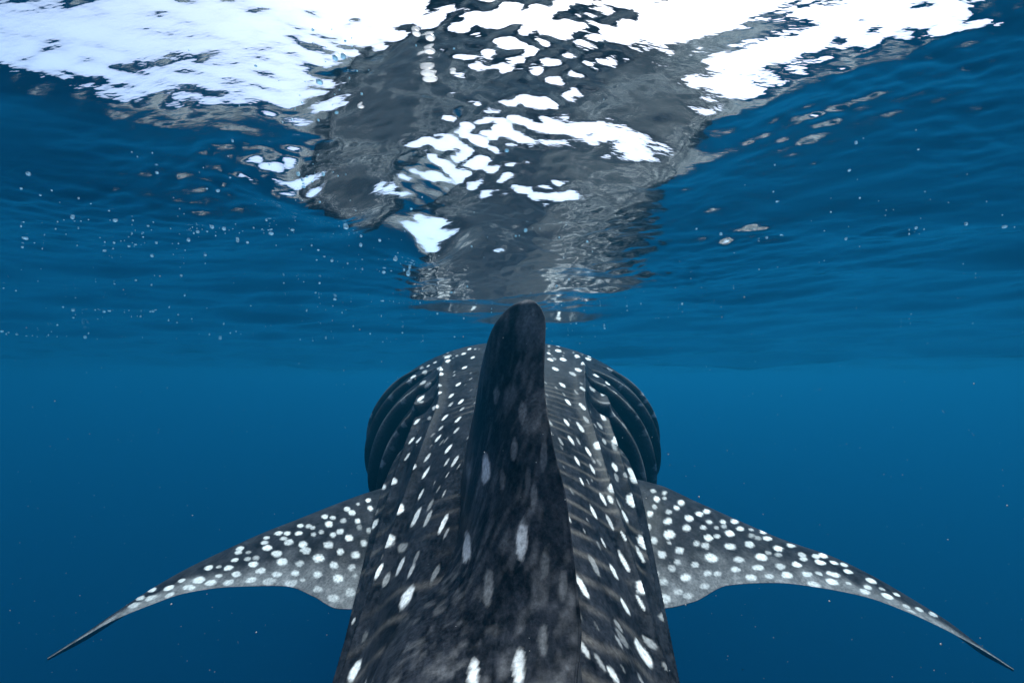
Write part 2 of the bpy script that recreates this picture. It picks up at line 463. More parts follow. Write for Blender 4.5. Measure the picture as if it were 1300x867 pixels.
# pectoral fins: leading and trailing edge from root to tip (x, y, z relative to the camera's height)
PEC = {
 'R': ([(0.351, 2.300, -0.467), (0.564, 2.220, -0.495), (0.673, 2.150, -0.508), (0.815, 2.100, -0.565), (0.994, 2.040, -0.643), (1.155, 1.970, -0.707), (1.301, 1.900, -0.743), (1.401, 1.830, -0.789), (1.488, 1.760, -0.841), (1.550, 1.690, -0.882), (1.609, 1.630, -0.938), (1.651, 1.580, -0.958)],
       [(0.224, 1.500, -0.719), (0.373, 1.500, -0.724), (0.472, 1.500, -0.724), (0.584, 1.530, -0.719), (0.732, 1.600, -0.698), (0.909, 1.630, -0.703), (1.064, 1.640, -0.723), (1.218, 1.630, -0.750), (1.334, 1.610, -0.787), (1.444, 1.590, -0.835), (1.553, 1.580, -0.894), (1.641, 1.570, -0.950)]),
 'L': ([(-0.351, 2.300, -0.505), (-0.563, 2.220, -0.531), (-0.672, 2.150, -0.550), (-0.779, 2.100, -0.582), (-0.926, 2.040, -0.633), (-1.057, 1.970, -0.675), (-1.144, 1.900, -0.707), (-1.251, 1.830, -0.754), (-1.345, 1.760, -0.807), (-1.412, 1.690, -0.856), (-1.465, 1.630, -0.892), (-1.532, 1.580, -0.924)],
       [(-0.274, 1.500, -0.719), (-0.423, 1.500, -0.728), (-0.542, 1.500, -0.726), (-0.649, 1.550, -0.711), (-0.751, 1.600, -0.703), (-0.895, 1.630, -0.714), (-1.009, 1.640, -0.723), (-1.124, 1.630, -0.737), (-1.228, 1.610, -0.767), (-1.323, 1.590, -0.802), (-1.415, 1.580, -0.852), (-1.522, 1.570, -0.916)]),
}
def build_pectoral(side):
    le, te = (np.array(q) for q in PEC[side])
    th = np.interp(np.linspace(0, 1, len(le)), [0, .25, .6, 1], [.075, .052, .026, .005])
    return loft(le, te, th, th * .8, (0, -.25, 1), 380, 110, np.interp(np.linspace(0, 1, len(le)), [0, .3, 1], [.03, .03, 0]))

def fin_plain(le, te, th, up, n=40, nc=24):
    return loft(np.array(le, float), np.array(te, float), np.array(th, float), np.array(th, float), up, n, nc)

def spot_field(P, spots, seed):
    """0..1 paint value at points from discs (centre, radius, strength) on the skin"""
    v = np.zeros(len(P))
    if not len(spots): return v
    w = vnoise(P, 55, seed) * .22 + vnoise(P, 140, seed + 1) * .14
    for c, r1, r2, u, st in spots:
        m = np.nonzero(np.abs(P[:, 1] - c[1]) < 1.6 * r1)[0]
        if not len(m): continue
        dp = P[m] - c
        q = np.einsum('ij,ij->i', dp, dp) < (1.7 * r1) ** 2
        m, dp = m[q], dp[q]
        al = dp @ u
        pe = np.sqrt(np.maximum(np.einsum('ij,ij->i', dp, dp) - al * al, 0))
        x = np.sqrt((al / r1) ** 2 + (pe / r2) ** 2) + w[m]
        v[m] = np.maximum(v[m], st * (1 - smooth(.72, 1.15, x)))
    return v

def skin_material():
    N = Nodes('shark_skin')
    at = N.n('ShaderNodeAttribute', attribute_name='spot')
    pl = N.n('ShaderNodeAttribute', attribute_name='pale')
    tc = N.n('ShaderNodeTexCoord')
    mp = N.n('ShaderNodeMapping'); mp.inputs['Scale'].default_value = (1, .5, .8)
    N.l(tc.outputs['Object'], mp.inputs[0])
    n1 = N.n('ShaderNodeTexNoise', i_Scale=14.0, i_Detail=6.0, i_Roughness=.65); N.l(mp.outputs[0], n1.inputs['Vector'])
    n2 = N.n('ShaderNodeTexNoise', i_Scale=120.0, i_Detail=3.0, i_Roughness=.6); N.l(tc.outputs['Object'], n2.inputs['Vector'])
    r1 = N.n('ShaderNodeValToRGB'); r1.color_ramp.elements[0].position = .41; r1.color_ramp.elements[1].position = .64
    r1.color_ramp.elements[0].color = (.0020, .0026, .0042, 1); r1.color_ramp.elements[1].color = (.026, .029, .038, 1)
    n3 = N.n('ShaderNodeTexNoise', i_Scale=62.0, i_Detail=6.0, i_Roughness=.75); N.l(mp.outputs[0], n3.inputs['Vector'])
    mxn = N.n('ShaderNodeMix', data_type='FLOAT', i_0=.55); N.l(n1.outputs['Fac'], mxn.inputs[2]); N.l(n3.outputs['Fac'], mxn.inputs[3])
    N.l(mxn.outputs[0], r1.inputs[0])
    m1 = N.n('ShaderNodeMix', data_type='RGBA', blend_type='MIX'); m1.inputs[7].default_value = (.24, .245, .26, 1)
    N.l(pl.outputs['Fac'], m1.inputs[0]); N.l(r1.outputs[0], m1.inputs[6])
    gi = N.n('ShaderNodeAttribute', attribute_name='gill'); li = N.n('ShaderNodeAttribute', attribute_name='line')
    ma = N.n('ShaderNodeMix', data_type='RGBA', blend_type='MIX'); ma.inputs[7].default_value = (.13, .12, .112, 1)
    N.l(li.outputs['Fac'], ma.inputs[0]); N.l(m1.outputs[2], ma.inputs[6])
    m1 = N.n('ShaderNodeMix', data_type='RGBA', blend_type='MIX'); m1.inputs[7].default_value = (.0025, .003, .004, 1)   # dark gill membrane, with the shade inside the slots painted in
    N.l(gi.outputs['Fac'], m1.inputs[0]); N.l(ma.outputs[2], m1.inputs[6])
    m2 = N.n('ShaderNodeMix', data_type='RGBA', blend_type='MIX'); m2.inputs[7].default_value = (.60, .62, .64, 1)
    N.l(at.outputs['Fac'], m2.inputs[0]); N.l(m1.outputs[2], m2.inputs[6])
    # fine speckle
    r2 = N.n('ShaderNodeMapRange'); r2.inputs[1].default_value = .3; r2.inputs[2].default_value = .7; r2.inputs[3].default_value = .6; r2.inputs[4].default_value = 1.4
    N.l(n2.outputs['Fac'], r2.inputs[0])
    m3 = N.n('ShaderNodeMix', data_type='RGBA', blend_type='MULTIPLY'); m3.inputs[0].default_value = 1
    N.l(m2.outputs[2], m3.inputs[6]); N.l(r2.outputs[0], m3.inputs[7])
    bp = N.n('ShaderNodeBump', i_Strength=.25, i_Distance=.004); N.l(n2.outputs['Fac'], bp.inputs['Height'])
    p = N.n('ShaderNodeBsdfPrincipled', i_Roughness=.38, i_IOR=1.10)          # skin against water, not air
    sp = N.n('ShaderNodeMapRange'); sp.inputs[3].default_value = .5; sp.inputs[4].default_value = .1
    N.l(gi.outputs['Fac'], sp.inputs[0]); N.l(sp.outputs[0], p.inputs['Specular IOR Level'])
    N.l(m3.outputs[2], p.inputs['Base Color']); N.l(bp.outputs[0], p.inputs['Normal'])
    N.l(p.outputs[0], N.out.inputs['Surface'])
    return N.m

# (x, y, z, long radius, short radius, direction, strength) of the white markings on the skin, heights relative to the camera
SPOT_TABLE = {
  'B': [
    (-0.419, 2.937, 0.135, 0.075, 0.018, -0.181, 0.974, 0.135, 1), (-0.31, 2.91, 0.156, 0.045, 0.015, 0.077, -0.971, -0.228, 1), (-0.389, 2.773,
    0.105, 0.047, 0.013, -0.073, -0.969, -0.235, 1), (-0.236, 2.743, 0.124, 0.031, 0.013, -0.042, -0.955, -0.294, 1), (-0.421, 2.633, 0.057, 0.075,
    0.013, 0.271, -0.962, -0.003, 1), (-0.399, 2.547, 0.049, 0.028, 0.013, 0.078, 0.944, 0.319, 1), (-0.387, 2.48, 0.022, 0.029, 0.014, -0.151,
    -0.929, -0.339, 1), (-0.267, 2.56, 0.06, 0.027, 0.014, 0.104, 0.936, 0.336, 1), (-0.272, 2.317, -0.031, 0.02, 0.012, 0.336, 0.827, 0.451, 1),
    (-0.37, 2.317, -0.036, 0.02, 0.013, 0.278, 0.837, 0.472, 0.6), (-0.355, 2.237, -0.072, 0.022, 0.009, -0.343, -0.827, -0.446, 1), (-0.293, 2.213,
    -0.084, 0.024, 0.012, -0.358, -0.804, -0.475, 1), (-0.36, 2.153, -0.137, 0.075, 0.013, -0.305, 0.941, -0.147, 1), (-0.234, 2.1, -0.107, 0.023,
    0.011, 0.3, 0.851, 0.431, 1), (-0.282, 2.12, -0.12, 0.02, 0.01, 0.312, 0.83, 0.462, 0.5), (-0.292, 2.002, -0.171, 0.024, 0.01, 0.302, 0.838,
    0.454, 1), (-0.225, 1.909, -0.172, 0.025, 0.011, 0.31, 0.839, 0.447, 1), (-0.296, 1.915, -0.207, 0.02, 0.008, 0.305, 0.825, 0.476, 0.6), (-0.219,
    2.007, -0.135, 0.018, 0.008, -0.296, -0.859, -0.418, 0.5), (-0.442, 2.137, -0.201, 0.027, 0.008, -0.306, -0.833, -0.462, 1), (-0.294, 1.838,
    -0.238, 0.022, 0.009, -0.311, -0.8, -0.514, 1), (-0.437, 2.007, -0.27, 0.024, 0.007, -0.285, -0.817, -0.501, 1), (-0.4, 1.98, -0.264, 0.018,
    0.014, -0.317, -0.708, -0.631, 1), (-0.219, 1.816, -0.204, 0.023, 0.009, 0.321, 0.824, 0.467, 0.6), (-0.546, 2.217, -0.34, 0.021, 0.005, -0.612,
    -0.028, -0.791, 1), (-0.234, 1.696, -0.259, 0.026, 0.01, -0.297, -0.817, -0.495, 1), (-0.317, 1.729, -0.297, 0.028, 0.007, -0.24, -0.855, -0.46,
    0.6), (-0.226, 1.604, -0.29, 0.022, 0.007, -0.257, -0.842, -0.474, 0.6), (-0.432, 1.909, -0.322, 0.024, 0.007, -0.257, -0.806, -0.533, 0.6),
    (-0.358, 1.685, -0.321, 0.017, 0.011, 0.083, 0.892, 0.444, 0.8), (-0.304, 1.636, -0.333, 0.028, 0.009, 0.217, 0.834, 0.507, 1), (-0.463, 1.795,
    -0.398, 0.036, 0.016, 0.447, -0.787, 0.424, 1), (-0.533, 1.915, -0.445, 0.075, 0.013, -0.294, 0.922, -0.252, 1), (-0.456, 2.473, -0.037, 0.022,
    0.008, 0.76, 0.367, 0.537, 1), (-0.462, 2.317, -0.103, 0.042, 0.012, -0.196, -0.916, -0.35, 1), (-0.592, 2.737, 0.008, 0.063, 0.019, 0.292,
    -0.952, -0.088, 1), (-0.577, 2.917, 0.063, 0.015, 0.009, -0.93, 0.051, -0.363, 1), (-0.285, 3.047, 0.195, 0.047, 0.013, -0.073, 0.974, 0.215, 1),
    (-0.194, 1.582, -0.281, 0.03, 0.008, -0.264, -0.857, -0.442, 0.7), (-0.352, 2.893, 0.142, 0.029, 0.01, 0.098, -0.97, -0.223, 0.5), (-0.491, 2.903,
    0.099, 0.04, 0.013, -0.219, 0.963, 0.159, 0.6), (-0.531, 2.88, 0.077, 0.04, 0.012, -0.251, 0.958, 0.138, 0.7), (-0.522, 2.727, 0.038, 0.048,
    0.019, 0.21, -0.962, -0.173, 0.5), (-0.493, 2.523, -0.025, 0.044, 0.018, 0.106, -0.971, -0.214, 0.5), (0.333, 3.275, 0.228, 0.075, 0.016, -0.108,
    -0.989, -0.099, 1), (0.304, 2.983, 0.179, 0.059, 0.02, -0.115, -0.967, -0.226, 1), (0.23, 2.84, 0.154, 0.031, 0.012, -0.03, -0.965, -0.26, 1),
    (0.226, 2.683, 0.109, 0.036, 0.018, -0.036, 0.952, 0.303, 1), (0.475, 3.334, 0.196, 0.021, 0.005, -0.935, 0.114, 0.337, 1), (0.495, 3.215, 0.174,
    0.016, 0.005, 0.926, -0.123, -0.357, 1), (0.443, 3.364, 0.21, 0.015, 0.005, 0.946, -0.105, -0.307, 1), (0.421, 2.94, 0.14, 0.075, 0.019, -0.175,
    -0.971, -0.161, 1), (0.501, 2.997, 0.126, 0.064, 0.02, 0.253, 0.955, 0.157, 1), (0.572, 3.26, 0.148, 0.016, 0.005, -0.893, 0.137, 0.428, 1),
    (0.625, 3.19, 0.113, 0.012, 0.005, 0.863, -0.152, -0.481, 1), (0.308, 2.747, 0.113, 0.04, 0.02, 0.088, 0.956, 0.279, 1), (0.421, 2.68, 0.089,
    0.046, 0.016, 0.258, 0.954, 0.15, 1), (0.538, 3.163, 0.15, 0.075, 0.013, 0.202, 0.976, 0.082, 1), (0.24, 2.51, 0.05, 0.031, 0.018, -0.137, 0.928,
    0.348, 1), (0.374, 2.57, 0.046, 0.047, 0.014, 0.192, -0.95, -0.248, 1), (0.484, 2.623, 0.015, 0.031, 0.018, -0.267, -0.94, -0.211, 1), (0.333,
    2.5, 0.023, 0.032, 0.019, -0.183, 0.909, 0.374, 0.5), (0.253, 2.293, -0.035, 0.028, 0.014, 0.321, -0.832, -0.453, 1), (0.547, 2.603, -0.026,
    0.075, 0.017, 0.17, 0.985, -0.023, 1), (0.352, 2.29, -0.052, 0.038, 0.007, -0.189, 0.934, 0.303, 0.8), (0.26, 2.123, -0.111, 0.031, 0.012, -0.224,
    0.866, 0.446, 1), (0.324, 2.107, -0.131, 0.045, 0.008, 0.183, -0.917, -0.354, 1), (0.429, 2.17, -0.182, 0.033, 0.012, 0.102, -0.89, -0.444, 1),
    (0.473, 2.383, -0.084, 0.075, 0.013, 0.251, 0.958, -0.142, 0.7), (0.495, 2.333, -0.115, 0.019, 0.005, 0.343, -0.118, -0.932, 0.6), (0.418, 2.387,
    -0.057, 0.025, 0.02, -0.053, -0.913, -0.405, 0.5), (0.224, 1.898, -0.18, 0.03, 0.01, -0.21, 0.875, 0.436, 1), (0.284, 1.92, -0.204, 0.037, 0.012,
    0.191, -0.87, -0.455, 0.8), (0.321, 1.991, -0.18, 0.036, 0.007, -0.173, 0.911, 0.373, 0.4), (0.456, 2.013, -0.271, 0.046, 0.021, -0.395, -0.918,
    0.036, 1), (0.394, 1.975, -0.269, 0.024, 0.013, -0.191, -0.933, -0.304, 0.5), (0.224, 1.762, -0.234, 0.031, 0.01, -0.189, 0.869, 0.457, 0.9),
    (0.344, 1.816, -0.264, 0.06, 0.02, -0.316, -0.925, 0.209, 0.9), (0.435, 1.969, -0.292, 0.029, 0.011, 0.067, -0.868, -0.492, 0.35), (0.29, 1.756,
    -0.279, 0.031, 0.009, 0.174, -0.859, -0.482, 1), (0.23, 1.631, -0.291, 0.025, 0.008, 0.175, -0.866, -0.468, 1), (0.407, 1.844, -0.351, 0.027,
    0.015, 0.076, 0.885, 0.458, 1), (0.286, 1.653, -0.324, 0.028, 0.008, -0.164, 0.851, 0.499, 0.9), (0.507, 1.975, -0.4, 0.032, 0.017, -0.052,
    -0.863, -0.502, 1), (0.523, 1.958, -0.418, 0.075, 0.023, 0.316, 0.929, -0.191, 0.9), (0.227, 1.511, -0.336, 0.021, 0.006, 0.142, -0.889, -0.436,
    0.9), (0.342, 1.587, -0.369, 0.022, 0.012, -0.277, -0.947, -0.163, 1), (0.652, 2.247, -0.497, 0.018, 0.005, -0.052, 0.23, 0.972, 0.8), (0.397,
    2.089, -0.213, 0.027, 0.013, 0.201, -0.806, -0.556, 0.4), (0.745, 2.647, -0.152, 0.018, 0.007, 0.661, -0.048, -0.749, 0.5), (0.571, 2.43, -0.158,
    0.021, 0.007, -0.63, 0.128, 0.766, 0.5), (0.712, 2.477, -0.253, 0.025, 0.005, -0.404, 0.207, 0.891, 0.5), (0.728, 2.47, -0.293, 0.024, 0.005,
    -0.32, 0.205, 0.925, 0.4), (0.896, 2.873, -0.227, 0.07, 0.017, -0.128, -0.992, 0.018, 0.6), (0.83, 2.887, -0.103, 0.038, 0.011, 0.438, 0.896,
    -0.075, 0.7), (-0.309, 1.631, -0.338, 0.014, 0.005, 0.205, 0.846, 0.492, 1), (-0.463, 1.8, -0.397, 0.075, 0.013, -0.275, 0.928, -0.251, 1),
    (-0.533, 1.915, -0.445, 0.075, 0.014, -0.294, 0.922, -0.252, 1), (-0.297, 1.516, -0.378, 0.024, 0.008, 0.128, 0.879, 0.459, 0.8), (-0.361, 1.484,
    -0.416, 0.026, 0.016, -0.059, 0.948, 0.313, 1), (-0.516, 1.751, -0.546, 0.025, 0.013, 0.227, 0.636, 0.737, 0.8), (-0.286, 1.402, -0.412, 0.039,
    0.016, -0.106, -0.893, -0.438, 0.8), (-0.239, 1.331, -0.396, 0.035, 0.01, -0.134, -0.902, -0.411, 0.4), (-0.184, 1.255, -0.387, 0.041, 0.009,
    -0.162, -0.913, -0.373, 1), (-0.361, 1.358, -0.47, 0.044, 0.022, 0.37, -0.861, 0.349, 0.8), (-0.288, 1.216, -0.483, 0.027, 0.013, -0.066, -0.909,
    -0.412, 0.8), (-0.355, 1.255, -0.512, 0.026, 0.007, -0.086, -0.894, -0.439, 1), (-0.234, 1.053, -0.484, 0.035, 0.019, 0.033, -0.961, -0.276, 1),
    (-0.122, 0.96, -0.448, 0.027, 0.009, -0.184, -0.932, -0.311, 0.8), (-0.152, 0.905, -0.474, 0.029, 0.012, -0.159, -0.932, -0.324, 0.7), (-0.358,
    1.184, -0.584, 0.039, 0.013, 0.032, -0.984, 0.175, 0.9), (-0.423, 1.271, -0.646, 0.009, 0.005, 0.04, -0.917, -0.397, 0.6), (-0.326, 0.998, -0.604,
    0.026, 0.014, -0.009, 0.943, 0.333, 1), (-0.206, 0.845, -0.523, 0.02, 0.012, -0.051, -0.951, -0.307, 0.8), (-0.323, 1.216, -0.517, 0.024, 0.011,
    -0.014, -0.921, -0.388, 0.3), (-0.174, 1.064, -0.44, 0.032, 0.008, -0.167, -0.92, -0.353, 0.2), (-0.188, 0.889, -0.498, 0.022, 0.012, -0.098,
    -0.941, -0.325, 0.3), (0.227, 1.511, -0.336, 0.019, 0.005, 0.142, -0.889, -0.436, 0.8), (0.295, 1.516, -0.39, 0.031, 0.008, 0.127, -0.884, -0.449,
    0.9), (0.343, 1.582, -0.373, 0.041, 0.017, -0.347, -0.934, 0.08, 0.6), (0.322, 1.527, -0.394, 0.024, 0.009, 0.026, -0.914, -0.405, 0.8), (0.446,
    1.707, -0.446, 0.075, 0.028, -0.342, -0.905, 0.253, 1), (0.518, 1.996, -0.42, 0.046, 0.015, 0.008, -0.999, -0.035, 1), (0.523, 1.958, -0.418,
    0.075, 0.019, 0.316, 0.929, -0.191, 1), (0.241, 1.385, -0.394, 0.028, 0.01, 0.154, -0.872, -0.465, 1), (0.387, 1.604, -0.471, 0.026, 0.015,
    -0.211, 0.708, 0.674, 1), (0.295, 1.413, -0.433, 0.031, 0.008, 0.147, -0.88, -0.452, 0.6), (0.152, 1.255, -0.373, 0.017, 0.005, 0.198, -0.897,
    -0.394, 0.6), (0.431, 1.533, -0.537, 0.029, 0.023, -0.189, 0.727, 0.661, 1), (0.326, 1.375, -0.46, 0.023, 0.005, -0.137, 0.896, 0.423, 0.7),
    (0.247, 1.271, -0.442, 0.015, 0.007, 0.203, -0.827, -0.524, 0.7), (0.402, 1.478, -0.55, 0.032, 0.01, 0.165, -0.849, -0.502, 0.7), (0.303, 1.276,
    -0.494, 0.033, 0.009, 0.19, -0.869, -0.457, 0.9), (0.256, 1.189, -0.484, 0.02, 0.013, 0.287, -0.728, -0.622, 1), (0.151, 1.02, -0.446, 0.029,
    0.01, 0.303, -0.835, -0.459, 1), (0.336, 1.211, -0.534, 0.045, 0.02, 0.453, 0.671, -0.587, 1), (0.263, 1.102, -0.527, 0.018, 0.014, 0.513, -0.303,
    -0.803, 1), (0.315, 1.162, -0.548, 0.02, 0.006, -0.227, 0.862, 0.453, 0.8), (0.276, 1.015, -0.58, 0.029, 0.021, -0.59, 0.127, 0.798, 1), (0.128,
    0.851, -0.48, 0.021, 0.008, 0.42, -0.773, -0.476, 0.55), (0.178, 0.845, -0.52, 0.019, 0.011, 0.513, -0.564, -0.647, 0.8), (0.157, 0.845, -0.502,
    0.016, 0.008, 0.463, -0.682, -0.566, 0.3), (0.196, 1.129, -0.445, 0.03, 0.012, 0.257, -0.828, -0.498, 0.25), (0.651, 2.243, -0.501, 0.023, 0.005,
    0.045, -0.23, -0.972, 0.6)],
  'D': [
    (-0.099, 1.027, -0.369, 0.056, 0.019, 0.153, -0.971, -0.186, 0.85), (-0.043, 0.862, -0.377, 0.036, 0.013, 0.063, -0.855, -0.516, 0.193), (-0.059,
    0.722, -0.443, 0.028, 0.008, 0.088, -0.982, -0.166, 0.9), (0.018, 0.858, -0.298, 0.037, 0.012, -0.034, -0.612, -0.79, 0.85), (0.01, 0.711, -0.426,
    0.031, 0.01, 0.025, 0.919, 0.392, 0.9), (0.049, 0.733, -0.398, 0.023, 0.008, 0.084, 0.779, 0.621, 0.165), (0.056, 0.809, -0.319, 0.026, 0.008,
    0.078, 0.6, 0.796, 0.121), (0.084, 0.777, -0.338, 0.024, 0.007, 0.113, 0.623, 0.774, 0.11), (0.042, 0.893, -0.223, 0.024, 0.008, -0.047, -0.535,
    -0.844, 0.165), (-0.107, 1.324, -0.075, 0.034, 0.006, 0.165, 0.069, 0.984, 0.75), (-0.038, 1.128, -0.042, 0.027, 0.016, -0.091, 0.56, 0.823,
    0.193), (0.023, 1.008, -0.075, 0.03, 0.012, 0.006, -0.585, -0.811, 0.165), (0.004, 0.981, -0.152, 0.026, 0.012, -0.01, 0.539, 0.842, 0.22),
    (-0.061, 1.074, -0.208, 0.042, 0.023, 0.135, -0.811, -0.569, 0.95), (0.062, 0.916, -0.152, 0.028, 0.009, 0.055, 0.434, 0.899, 0.154), (-0.117,
    1.231, -0.245, 0.045, 0.02, -0.216, 0.976, 0.02, 0.193), (0.051, 1.101, 0.161, 0.012, 0.005, 0.018, 0.394, 0.919, 0.083), (0.031, 0.919, -0.198,
    0.021, 0.008, 0.034, 0.493, 0.87, 0.099), (-0.02, 0.98, -0.213, 0.024, 0.011, -0.036, 0.647, 0.762, 0.121)],
  'R': [
    (0.594, 1.918, -0.495, 0.023, 0.013, -0.476, -0.85, -0.225, 1), (0.601, 1.984, -0.479, 0.023, 0.011, -0.411, -0.899, -0.15, 0.5), (0.65, 1.984,
    -0.486, 0.026, 0.01, 0.485, 0.872, 0.073, 0.6), (0.634, 1.934, -0.495, 0.018, 0.008, 0.539, 0.831, 0.137, 0.5), (0.57, 1.865, -0.511, 0.015, 0.01,
    -0.509, -0.813, -0.283, 0.5), (0.539, 1.825, -0.527, 0.019, 0.013, -0.517, -0.789, -0.332, 1), (0.704, 1.941, -0.515, 0.036, 0.014, -0.581,
    -0.813, -0.034, 1), (0.665, 1.885, -0.521, 0.023, 0.011, 0.642, 0.761, 0.096, 1), (0.619, 1.844, -0.525, 0.018, 0.01, 0.662, 0.73, 0.17, 0.6),
    (0.81, 1.942, -0.55, 0.037, 0.012, -0.583, -0.812, 0.02, 1), (0.76, 1.894, -0.547, 0.027, 0.012, 0.65, 0.758, 0.052, 1), (0.696, 1.841, -0.549,
    0.027, 0.014, -0.709, -0.699, -0.094, 1), (0.597, 1.791, -0.546, 0.023, 0.014, -0.718, -0.668, -0.197, 1), (0.509, 1.762, -0.555, 0.019, 0.015,
    -0.585, -0.724, -0.366, 0.6), (0.664, 1.783, -0.567, 0.024, 0.013, -0.77, -0.628, -0.108, 0.85), (0.783, 1.856, -0.566, 0.021, 0.01, 0.709, 0.703,
    0.058, 0.7), (0.85, 1.885, -0.576, 0.024, 0.01, -0.673, -0.739, -0.009, 0.8), (0.739, 1.809, -0.574, 0.018, 0.01, -0.763, -0.64, -0.09, 0.7),
    (0.798, 1.829, -0.581, 0.014, 0.007, 0.752, 0.657, 0.061, 0.5), (0.839, 1.851, -0.583, 0.02, 0.009, -0.725, -0.687, -0.035, 0.5), (0.919, 1.931,
    -0.588, 0.042, 0.012, -0.589, -0.804, 0.084, 1), (0.908, 1.868, -0.597, 0.028, 0.012, -0.701, -0.713, 0.009, 0.9), (1.04, 1.941, -0.632, 0.075,
    0.013, 0.499, 0.835, -0.231, 1), (1.01, 1.854, -0.63, 0.034, 0.013, 0.701, 0.711, -0.054, 0.9), (0.969, 1.897, -0.609, 0.022, 0.007, -0.639,
    -0.765, 0.078, 0.5), (0.581, 1.73, -0.575, 0.026, 0.017, -0.792, -0.582, -0.187, 1), (0.84, 1.813, -0.598, 0.028, 0.014, 0.784, 0.619, 0.048, 1),
    (0.737, 1.76, -0.596, 0.023, 0.013, 0.826, 0.557, 0.086, 0.9), (0.779, 1.78, -0.596, 0.019, 0.01, -0.814, -0.577, -0.072, 0.7), (0.516, 1.703,
    -0.586, 0.017, 0.013, 0.75, 0.575, 0.326, 0.7), (0.569, 1.697, -0.592, 0.01, 0.007, 0.827, 0.532, 0.181, 0.6), (0.598, 1.677, -0.611, 0.021,
    0.013, -0.859, -0.5, -0.111, 0.8), (0.939, 1.84, -0.614, 0.025, 0.011, -0.743, -0.669, 0.006, 0.35), (0.958, 1.831, -0.621, 0.024, 0.011, -0.755,
    -0.655, 0.009, 0.35), (0.676, 1.722, -0.603, 0.018, 0.011, 0.848, 0.52, 0.106, 0.6), (0.709, 1.722, -0.61, 0.021, 0.012, -0.86, -0.503, -0.085,
    0.6), (0.897, 1.776, -0.626, 0.025, 0.013, -0.838, -0.544, -0.035, 0.75), (0.81, 1.744, -0.621, 0.025, 0.014, 0.867, 0.496, 0.058, 0.85), (1.014,
    1.791, -0.646, 0.026, 0.014, -0.806, -0.591, -0.005, 1), (1.149, 1.905, -0.67, 0.015, 0.005, 0.812, -0.554, -0.184, 1), (1.093, 1.842, -0.653,
    0.034, 0.013, -0.671, -0.737, 0.08, 0.8), (0.957, 1.753, -0.648, 0.018, 0.01, -0.875, -0.483, -0.025, 0.4), (0.991, 1.751, -0.655, 0.017, 0.01,
    -0.876, -0.483, -0.025, 0.4), (0.526, 1.651, -0.616, 0.018, 0.014, 0.862, 0.445, 0.242, 0.8), (0.71, 1.678, -0.637, 0.03, 0.017, -0.901, -0.429,
    -0.062, 1), (0.815, 1.694, -0.65, 0.021, 0.012, 0.919, 0.393, 0.046, 0.7), (0.913, 1.724, -0.652, 0.027, 0.015, -0.908, -0.418, -0.033, 1),
    (1.096, 1.779, -0.665, 0.023, 0.013, -0.816, -0.578, 0.012, 0.6), (1.084, 1.752, -0.671, 0.019, 0.011, -0.878, -0.479, 0.006, 0.7), (1.038, 1.716,
    -0.676, 0.021, 0.012, -0.932, -0.363, 0.007, 1), (1.157, 1.791, -0.675, 0.026, 0.013, -0.776, -0.629, 0.044, 0.7), (1.202, 1.818, -0.682, 0.039,
    0.014, -0.689, -0.717, 0.109, 1), (1.143, 1.752, -0.682, 0.023, 0.013, -0.88, -0.474, 0.028, 1), (0.573, 1.633, -0.635, 0.016, 0.01, 0.889, 0.445,
    0.108, 0.6), (0.546, 1.61, -0.646, 0.015, 0.01, 0.905, 0.405, 0.128, 0.6), (0.636, 1.639, -0.645, 0.017, 0.01, -0.91, -0.407, -0.084, 0.7),
    (0.783, 1.654, -0.668, 0.019, 0.011, -0.943, -0.331, -0.037, 0.8), (0.873, 1.676, -0.67, 0.022, 0.012, -0.947, -0.32, -0.03, 0.85), (0.963, 1.695,
    -0.674, 0.021, 0.013, 0.947, 0.32, 0.022, 0.6), (0.477, 1.591, -0.655, 0.018, 0.014, -0.908, -0.341, -0.246, 0.6), (0.672, 1.62, -0.667, 0.018,
    0.01, -0.929, -0.367, -0.041, 0.75), (0.707, 1.626, -0.672, 0.017, 0.009, -0.937, -0.348, -0.032, 0.7), (0.583, 1.591, -0.669, 0.023, 0.014,
    -0.922, -0.381, -0.068, 1), (0.827, 1.636, -0.687, 0.025, 0.012, 0.957, 0.284, -0.052, 0.9), (0.896, 1.649, -0.689, 0.017, 0.009, 0.985, 0.169,
    -0.028, 0.6), (0.968, 1.663, -0.691, 0.023, 0.013, -0.969, -0.247, 0.012, 1), (1.051, 1.681, -0.695, 0.02, 0.011, -0.968, -0.247, 0.043, 0.85),
    (1.098, 1.694, -0.697, 0.014, 0.008, 0.965, 0.258, -0.045, 0.7), (1.147, 1.703, -0.702, 0.017, 0.01, 0.958, 0.284, -0.048, 1), (0.502, 1.566,
    -0.672, 0.016, 0.012, -0.938, -0.299, -0.175, 0.6), (0.47, 1.547, -0.686, 0.016, 0.012, 0.945, 0.26, 0.198, 0.6), (0.541, 1.546, -0.694, 0.017,
    0.01, 0.938, 0.34, 0.067, 0.6), (0.574, 1.542, -0.705, 0.018, 0.009, -0.927, -0.369, 0.06, 0.6), (0.643, 1.579, -0.691, 0.019, 0.01, -0.939,
    -0.343, 0.008, 0.6), (0.491, 1.523, -0.704, 0.022, 0.014, 0.982, 0.176, 0.075, 0.8), (1.051, 1.647, -0.716, 0.024, 0.012, 0.989, 0.114, -0.096,
    0.8), (1.123, 1.669, -0.714, 0.016, 0.009, -0.984, -0.169, 0.061, 1), (1.21, 1.773, -0.691, 0.021, 0.01, 0.809, 0.584, -0.068, 1), (1.155, 1.754,
    -0.684, 0.017, 0.01, -0.873, -0.486, 0.032, 1), (1.218, 1.775, -0.693, 0.019, 0.009, 0.799, 0.597, -0.076, 0.6), (1.255, 1.782, -0.702, 0.027,
